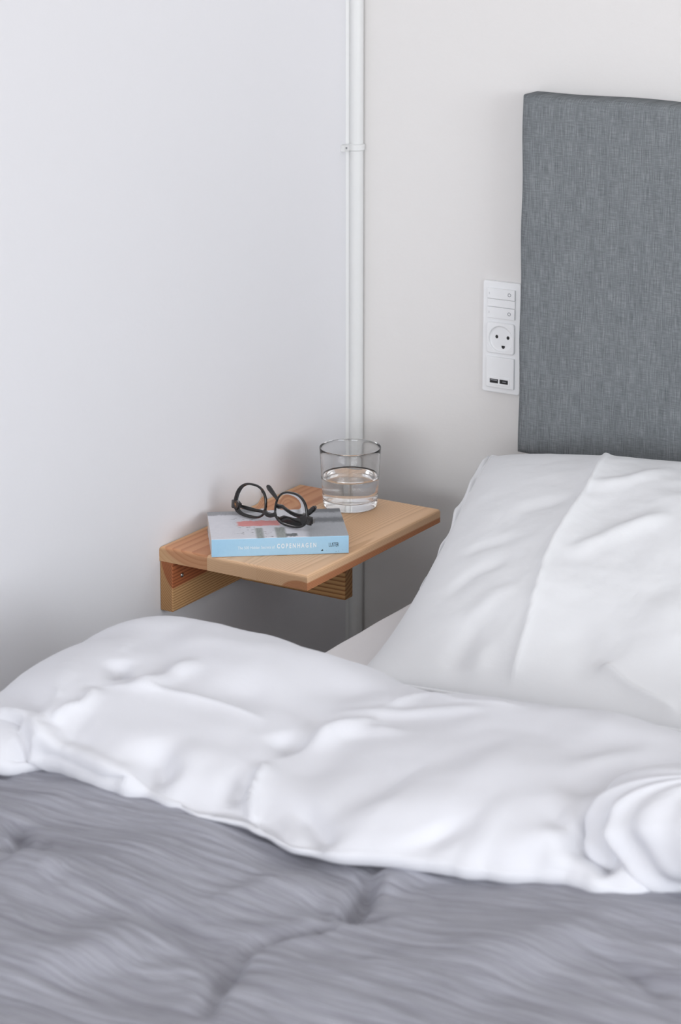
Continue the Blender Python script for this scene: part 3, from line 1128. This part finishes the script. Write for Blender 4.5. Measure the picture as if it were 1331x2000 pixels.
def pillow_surf(a, b, top):
    """a, b in [-1, 1]; returns X, Y, Z arrays"""
    # outline: edges pulled in between the corners
    ka = 1 - 0.035 * (1 - b ** 2)
    kb = 1 - 0.030 * (1 - a ** 2)
    lx, ly = a * ka * PA, b * kb * PB_
    X = PXC + lx * math.cos(EX) - ly * math.sin(EY)
    Y = PYC + lx * math.sin(EX) + ly * math.cos(EY)
    ea, eb = 1 - np.abs(a) ** 2.6, 1 - np.abs(b) ** 2.6
    puff = np.clip(ea, 0, 1) ** 0.55 * np.clip(eb, 0, 1) ** 0.55
    mid = -0.040 + 0.124 * sstep(-1.1, 1.05, b)
    if top:
        Z = mid + 0.074 * puff
        for pts, wdt, hgt, kd, tp, sd in PILLOW_FOLDS:
            Z = Z + line_feature(X, Y, np.array(pts), wdt, hgt, kd, tp, sd) * np.clip(puff * 3, 0, 1)
        Z = Z + puff * (0.0035 * fbm(X * 9, Y * 9, 11) + 0.0012 * fbm(X * 26, Y * 26, 13))
    else:
        Z = np.maximum(mid - 0.075 * puff, BZ + 0.002)
        Z = np.minimum(Z, mid)
    return X, Y, Z


aa = np.sin(np.linspace(-1, 1, 240) * math.pi / 2) * 0.55 + np.linspace(-1, 1, 240) * 0.45
bb = np.sin(np.linspace(-1, 1, 200) * math.pi / 2) * 0.55 + np.linspace(-1, 1, 200) * 0.45
A_, B_ = np.meshgrid(aa, bb, indexing='ij')
pil = empty('pillow', (PXC, PYC, BZ), 'plump white cotton pillow with press creases lying against the headboard wall', 'pillow')
X, Y, Zt = pillow_surf(A_, B_, True)
top = np.stack([X, Y, Zt], -1)
Xb, Yb, Zb = pillow_surf(A_, B_, False)
bot = np.stack([Xb, Yb, Zb], -1)
n1, n2 = A_.shape
PIL = (top, X, Y)
Vv = np.concatenate([top.reshape(-1, 3), bot.reshape(-1, 3)])
I, J = np.meshgrid(np.arange(n1 - 1), np.arange(n2 - 1), indexing='ij')
q = np.stack([I * n2 + J, (I + 1) * n2 + J, (I + 1) * n2 + J + 1, I * n2 + J + 1], -1).reshape(-1, 4)
q2 = q[:, ::-1] + n1 * n2
pcase = mesh_obj('pillowcase', Vv, np.concatenate([q, q2]), M['pillow'], pil, smooth=True)
bm = bmesh.new(); bm.from_mesh(pcase.data)
bmesh.ops.remove_doubles(bm, verts=bm.verts, dist=0.00005)
bm.to_mesh(pcase.data); bm.free()
# pillowcase hem standing out beyond the side seam
hb_, hw_ = np.linspace(-0.25, 0.99, 70), np.linspace(0, 1, 6)
HB, HW = np.meshgrid(hb_, hw_, indexing='ij')
ex, ey, ez = pillow_surf(np.full_like(HB, -1.0), HB, False)
wdt = 0.009 * sstep(-0.25, 0.55, HB) * (1 + 0.25 * np.sin(HB * 19))
hem = np.stack([ex - HW * wdt, ey - HW * wdt * 0.15, ez + 0.004 * np.sin(HW * math.pi * 0.8) + HW * 0.004 * np.sin(HB * 23) - 0.003 * HW], -1)
ho = grid_obj('pillowcase_hem', hem, M['pillow'], pil)
sol = ho.modifiers.new('thickness', 'SOLIDIFY'); sol.thickness = 0.0015
# seam piping around the rim
rim_pts = []
e = np.linspace(-1, 1, 60)
for a, b in ([(x, -1.0) for x in e] + [(1.0, x) for x in e[1:]] + [(x, 1.0) for x in e[::-1][1:]] + [(-1.0, x) for x in e[::-1][1:-1]]):
    x, y, z = pillow_surf(np.array([a]), np.array([b]), False)
    rim_pts.append((x[0], y[0], z[0]))
v, f = sweep(rim_pts, rrect(0.0022, 0.0016, 0.0012, 2), closed=True, up=(0, 0, 1))
mesh_obj('seam_piping', v, f, M['thread'], pil, smooth=True)

# ------------------------------------------------------------------ grey crinkled duvet
#GREY_FOLDS
GREY_FOLDS = [   # plan position (m) of each fold line, half width, height, profile, end taper, asymmetry
    ([(0.778, -1.294), (0.775, -1.263), (0.761, -1.221), (0.741, -1.175)], 0.011, -0.02, 'g', 0.2, 0),
    ([(0.778, -1.290), (0.795, -1.276), (0.815, -1.255)], 0.008, -0.01, 'g', 0.4, 0),
    ([(0.713, -1.252), (0.754, -1.276), (0.778, -1.290)], 0.012, -0.01, 'g', 0.4, 0),
    ([(0.744, -1.173), (0.764, -1.183), (0.795, -1.198)], 0.03, 0.01, 'g', 0.4, 0),
    ([(0.397, -1.286), (0.428, -1.309), (0.455, -1.328)], 0.01, -0.016, 'g', 0.3, 0),
    ([(0.421, -1.332), (0.441, -1.334), (0.458, -1.330), (0.448, -1.288)], 0.009, -0.012, 'g', 0.3, 0),
    ([(0.448, -1.366), (0.486, -1.366), (0.533, -1.374)], 0.025, 0.01, 'g', 0.3, 0),
    ([(0.768, -1.465), (0.747, -1.427), (0.703, -1.387), (0.635, -1.366), (0.608, -1.351)], 0.02, -0.01, 'g', 0.3, 0),
    ([(0.788, -1.509), (0.768, -1.471), (0.737, -1.366), (0.768, -1.320), (0.778, -1.290)], 0.01, -0.01, 'g', 0.2, 0.4),
    ([(0.962, -1.232), (1.016, -1.236), (1.070, -1.265), (1.098, -1.267)], 0.008, -0.006, 'g', 0.3, 0),
    ([(0.870, -1.234), (0.941, -1.269), (0.999, -1.286)], 0.08, 0.012, 'g', 0.5, 0),
    ([(0.574, -1.433), (0.632, -1.448), (0.676, -1.465)], 0.07, 0.012, 'g', 0.5, 0),
    ([(0.656, -1.244), (0.690, -1.261), (0.734, -1.303)], 0.05, 0.01, 'g', 0.5, 0),
    ([(0.377, -1.198), (0.496, -1.227), (0.588, -1.229)], 0.05, -0.006, 'g', 0.4, 0),
]


def grey_h(S, Y):
    h = 0.052 + 0.010 * fbm(S * 4.2, Y * 4.2, 21, 2) + 0.004 * fbm(S * 9, Y * 14, 23, 2)
    for pts, wdt, hgt, kd, tp, sd in GREY_FOLDS:
        h = h + line_feature(S, Y, np.array(pts), wdt, hgt, kd, tp, sd)
    # crinkles across the bed
    wv = 0.020 * fbm(S * 5, Y * 5, 31, 2)
    h = h + 0.0010 * fbm((S + wv) * 6, (Y + wv) * 55, 33, 2) + 0.0027 * np.abs(vnoise((S + wv) * 8, (Y + wv) * 75, 35)) + 0.0019 * np.abs(vnoise((S - wv) * 13, (Y + wv * 1.3) * 120, 37))
    return h


s_ = np.concatenate([np.linspace(MX0 - 0.30, MX0 - 0.02, 30), np.arange(MX0 - 0.015, 1.16, 0.0034), np.arange(1.165, MX1 - 0.01, 0.012)])
t_ = np.concatenate([np.arange(MY0 + 0.02, -1.62, 0.012), np.arange(-1.62, -1.02, 0.0021), np.arange(-1.015, -0.94, 0.02)])
S, Y = np.meshgrid(s_, t_, indexing='ij')
H = grey_h(S, Y) * sstep(-0.93, -1.02, Y) * sstep(MY0, MY0 + 0.06, Y) + 0.006
Xp, Zp = bed_frame_pt(S, H)
P = np.stack([Xp, Y, Zp], -1)
GREY = (P, S, Y)
gd = grid_obj('grey_duvet', P, M['muslin'])
sol = gd.modifiers.new('thickness', 'SOLIDIFY'); sol.thickness = 0.004; sol.offset = -1
setp(gd, 'grey crinkled muslin duvet spread over the foot part of the bed', 'duvet')

# ------------------------------------------------------------------ white duvet, folded across the bed
#WHITE_FOLDS
WHITE_FOLDS = [   # plan position (m) of each fold line, half width, height, profile, end taper, asymmetry
    ([(0.298, 0.286), (0.298, 0.315), (0.308, 0.376), (0.319, 0.403)], 0.003, 0.003, 's', 0.2, 0),
    ([(0.294, 0.410), (0.305, 0.469), (0.308, 0.498), (0.323, 0.517)], 0.003, 0.004, 's', 0.2, 0),
    ([(0.323, 0.415), (0.341, 0.436), (0.359, 0.454)], 0.012, -0.016, 'g', 0.4, 0),
    ([(0.366, 0.453), (0.388, 0.441), (0.391, 0.401), (0.402, 0.358)], 0.011, 0.01, 'g', 0.3, 0),
    ([(0.355, 0.434), (0.380, 0.425), (0.380, 0.384)], 0.01, -0.007, 'g', 0.4, 0),
    ([(0.344, 0.476), (0.352, 0.508), (0.341, 0.526), (0.337, 0.552)], 0.008, 0.01, 's', 0.2, 0),
    ([(0.344, 0.476), (0.395, 0.451), (0.463, 0.425), (0.528, 0.412)], 0.008, 0.006, 's', 0.2, 0),
    ([(0.305, 0.562), (0.305, 0.555), (0.319, 0.562), (0.334, 0.567), (0.344, 0.565), (0.388, 0.566), (0.438, 0.572), (0.456, 0.574), (0.481, 0.591)], 0.012, 0.018, 'g', 0.1, 0),
    ([(0.334, 0.560), (0.377, 0.559), (0.427, 0.566), (0.467, 0.570)], 0.009, -0.01, 'g', 0.3, 0),
    ([(0.244, 0.381), (0.323, 0.586), (0.341, 0.588)], 0.014, -0.016, 'g', 0.4, 0),
    ([(0.449, 0.519), (0.478, 0.546), (0.506, 0.565)], 0.02, -0.015, 'g', 0.4, 0),
    ([(0.470, 0.500), (0.510, 0.536), (0.550, 0.566)], 0.03, 0.008, 'g', 0.4, 0),
    ([(0.571, 0.474), (0.582, 0.520), (0.593, 0.544), (0.614, 0.571)], 0.006, 0.012, 's', 0.2, 0),
    ([(0.564, 0.489), (0.568, 0.526), (0.578, 0.556)], 0.014, -0.012, 'g', 0.4, 0),
    ([(0.629, 0.518), (0.679, 0.567), (0.712, 0.595)], 0.013, -0.014, 'g', 0.35, 0),
    ([(0.546, 0.421), (0.568, 0.434), (0.589, 0.441)], 0.02, -0.014, 'g', 0.4, 0),
    ([(0.589, 0.441), (0.593, 0.398), (0.611, 0.368), (0.636, 0.349)], 0.01, 0.009, 'g', 0.3, 0),
    ([(0.611, 0.337), (0.632, 0.267), (0.686, 0.285), (0.762, 0.287)], 0.008, 0.005, 's', 0.2, 0),
    ([(0.553, 0.378), (0.650, 0.315), (0.737, 0.302)], 0.01, 0.004, 'g', 0.3, 0),
    ([(0.600, 0.450), (0.600, 0.396), (0.632, 0.374), (0.679, 0.379)], 0.012, 0.008, 'g', 0.3, 0),
    ([(0.866, 0.445), (0.892, 0.372), (0.928, 0.286)], 0.02, 0.009, 'g', 0.45, 0),
    ([(0.884, 0.461), (0.906, 0.394), (0.942, 0.316)], 0.018, -0.01, 'g', 0.3, 0),
    ([(0.866, 0.463), (0.892, 0.491), (0.906, 0.477)], 0.016, -0.008, 'g', 0.4, 0),
    ([(0.863, 0.541), (0.902, 0.502), (0.917, 0.465), (0.910, 0.410)], 0.014, 0.009, 'g', 0.3, 0),
    ([(0.913, 0.527), (0.935, 0.494), (0.931, 0.452)], 0.024, -0.012, 'g', 0.35, 0),
    ([(0.931, 0.413), (0.935, 0.460), (0.942, 0.487), (0.956, 0.515), (0.967, 0.524)], 0.01, -0.016, 'g', 0.25, 0),
    ([(0.892, 0.550), (0.920, 0.523), (0.946, 0.532), (0.960, 0.551)], 0.012, 0.007, 'g', 0.25, 0),
    ([(0.661, 0.490), (0.704, 0.511), (0.740, 0.517)], 0.05, -0.008, 'g', 0.5, 0),
    ([(0.780, 0.543), (0.794, 0.554), (0.812, 0.567)], 0.03, -0.008, 'g', 0.5, 0),
    ([(0.740, 0.418), (0.791, 0.451), (0.841, 0.482)], 0.06, 0.008, 'g', 0.5, 0),
    ([(0.427, 0.394), (0.474, 0.382), (0.510, 0.357)], 0.03, -0.007, 'g', 0.5, 0),
    ([(0.514, 0.301), (0.568, 0.299), (0.614, 0.292)], 0.03, -0.006, 'g', 0.5, 0),
    ([(0.319, 0.345), (0.362, 0.326), (0.413, 0.325)], 0.03, 0.006, 'g', 0.5, 0),
]
XC = np.array([0.00, 0.22, 0.27, 0.34, 0.41, 0.454, 0.491, 0.565, 0.629, 0.666, 0.727, 0.787, 0.845, 0.919, 1.1, 1.8])
ZC = np.array([0.066, 0.066, 0.070, 0.069, 0.064, 0.060, 0.056, 0.047, 0.044, 0.050, 0.059, 0.065, 0.066, 0.062, 0.062, 0.062])
XF = np.array([0.00, 0.315, 0.331, 0.343, 0.407, 0.434, 0.481, 0.518, 0.567, 0.608, 0.658, 0.727, 0.777, 0.837, 0.874, 0.917, 0.958, 0.989, 1.014, 1.1, 1.3, 1.8])
YF = np.array([-1.215, -1.205, -1.182, -1.168, -1.174, -1.182, -1.172, -1.180, -1.190, -1.188, -1.202, -1.192, -1.174, -1.163, -1.151, -1.132, -1.131, -1.121, -1.09, -1.08, -1.10, -1.1])


def smooth_interp(x, xp, fp):
    g = np.linspace(xp[0], xp[-1], 1200)
    fg = np.interp(g, xp, fp)
    k = np.hanning(19); k /= k.sum()
    fg = np.convolve(np.pad(fg, 9, mode='edge'), k, 'valid')
    return np.interp(x, g, fg)


s_ = np.concatenate([np.linspace(MX0 - 0.30, MX0 - 0.10, 24), np.arange(MX0 - 0.096, 1.16, 0.0036), np.arange(1.165, MX1 - 0.01, 0.012)])
NT = 300
P = np.zeros((len(s_), NT, 3))
Hs = np.zeros((len(s_), NT)); Ys = np.zeros((len(s_), NT)); TopW = np.zeros((len(s_), NT)); Us = np.zeros((len(s_), NT))
for i, s in enumerate(s_):
    hc = float(smooth_interp(s, XC, ZC)) - BZ            # crest height above mattress
    yf = float(smooth_interp(s, XF, YF))
    yf += 0.005 * float(vnoise(np.array(s * 24.0), np.array(3.3), 71)) + 0.003 * float(vnoise(np.array(s * 55.0), np.array(7.7), 73))
    hg = 0.052                                           # height of grey cover it lies on
    cp = [(-0.840, 0.004), (-0.775, 0.008), (-0.745, 0.030), (-0.758, hc - 0.062), (-0.79, hc - 0.034), (-0.87, hc), (-0.87 + (yf + 0.925) * 0.32, hc * 0.995),
          (-0.87 + (yf + 0.925) * 0.62, hc * 0.955), (-0.87 + (yf + 0.925) * 0.84, hc * 0.915), (yf + 0.055, hc * 0.86), (yf + 0.022, hc * 0.73), (yf + 0.004, (hc * 0.73 + hg + 0.012) / 2 - 0.002), (yf, hg + 0.019), (yf + 0.006, hg + 0.009), (yf + 0.04, hg + 0.004), (yf + 0.09, hg + 0.001)]
    c = catmull(cp, 900)
    L = np.concatenate([[0], np.cumsum(np.linalg.norm(np.diff(c, axis=0), axis=1))])
    u = np.linspace(0, L[-1], NT)
    Us[i] = u
    Ys[i] = np.interp(u, L, c[:, 0])
    Hs[i] = np.interp(u, L, c[:, 1])
    k0 = np.argmin(np.abs(u - np.interp(4, np.linspace(0, 15, 900), L)))
    k1 = np.interp(11.6, np.linspace(0, 15, 900), L)
    ka = np.interp(2.6, np.linspace(0, 15, 900), L)
    TopW[i] = sstep(ka, ka + 0.08, u) * (1 - sstep(k1 - 0.02, k1 + 0.03, u))
S = np.repeat(s_[:, None], NT, 1)
D = np.zeros_like(S)
for pts, wdt, hgt, kd, tp, sd in WHITE_FOLDS:
    D += line_feature(S, Us, np.array(pts), wdt, hgt, kd, tp, sd)
D *= 0.35 + 0.65 * sstep(0.24, 0.34, S)          # calmer where the cloth hangs over the side of the bed
D += (0.25 + 0.75 * sstep(0.22, 0.40, S)) * 0.0065 * fbm(S * 6.5, Us * 6.5, 41, 2) + 0.0022 * fbm(S * 15, Us * 15, 43, 2)
# push along the profile normal so that the front face folds as well
dY, dH = np.gradient(Ys, axis=1), np.gradient(Hs, axis=1)
ln = np.sqrt(dY ** 2 + dH ** 2)
nY, nH = dH / ln, -dY / ln
Y2 = Ys + nY * D * TopW
H2 = Hs + nH * D * TopW
Xp, Zp = bed_frame_pt(S, H2, r0=0.05, edge=MX0 - 0.041)
P = np.stack([Xp, Y2, Zp], -1)
WHITE = (P, S, Us)
wd = grid_obj('white_duvet', P, M['duvet'])
sol = wd.modifiers.new('thickness', 'SOLIDIFY'); sol.thickness = 0.002; sol.offset = -1
setp(wd, 'rumpled white cotton duvet folded back across the bed over the grey cover', 'duvet')

# the corner of the duvet bunched up into a soft roll on top of the fold
rc, ra, rrot = np.array([1.034, -1.036, 0.048]), (0.132, 0.084, 0.055), 0.15
th = np.linspace(0, 2 * math.pi, 181)[:-1]
ph = np.linspace(-math.pi / 2, math.pi / 2, 90)
TH, PH = np.meshgrid(th, ph, indexing='ij')
ct, st, cp_, sp_ = np.cos(TH), np.sin(TH), np.cos(PH), np.sin(PH)
pw = lambda x, e: np.sign(x) * np.abs(x) ** e
L = np.stack([pw(cp_, 0.9) * pw(ct, 0.9), pw(cp_, 0.9) * pw(st, 0.9), pw(sp_, 0.95)], -1)
deg = np.degrees(TH)
disp = np.zeros_like(TH)
for t0, slant, wd_, dp in ((197, -16, 7, -0.010), (222, -22, 6, -0.013), (243, -26, 8, -0.010), (210, -18, 6, 0.006), (233, -24, 6, 0.006), (262, -14, 9, -0.008), (285, 10, 9, -0.007), (172, 8, 9, -0.006)):
    q_ = (deg - t0 - slant * sp_) / wd_
    disp += dp * np.exp(-q_ ** 2) * cp_ ** 0.7
disp += 0.006 * cp_ * fbm(np.cos(TH) * 2.1 + 5, np.sin(TH) * 2.1 + PH * 1.3, 81, 2)
R_ = np.stack([L[..., 0] * (ra[0] + disp), L[..., 1] * (ra[1] + disp), L[..., 2] * (ra[2] + disp * 0.6)], -1)
cr, sr = math.cos(rrot), math.sin(rrot)
PR = np.stack([rc[0] + cr * R_[..., 0] - sr * R_[..., 1], rc[1] + sr * R_[..., 0] + cr * R_[..., 1], rc[2] + R_[..., 2]], -1)
grid_obj('bunched_corner', PR, M['duvet'], wd, close_u=True)
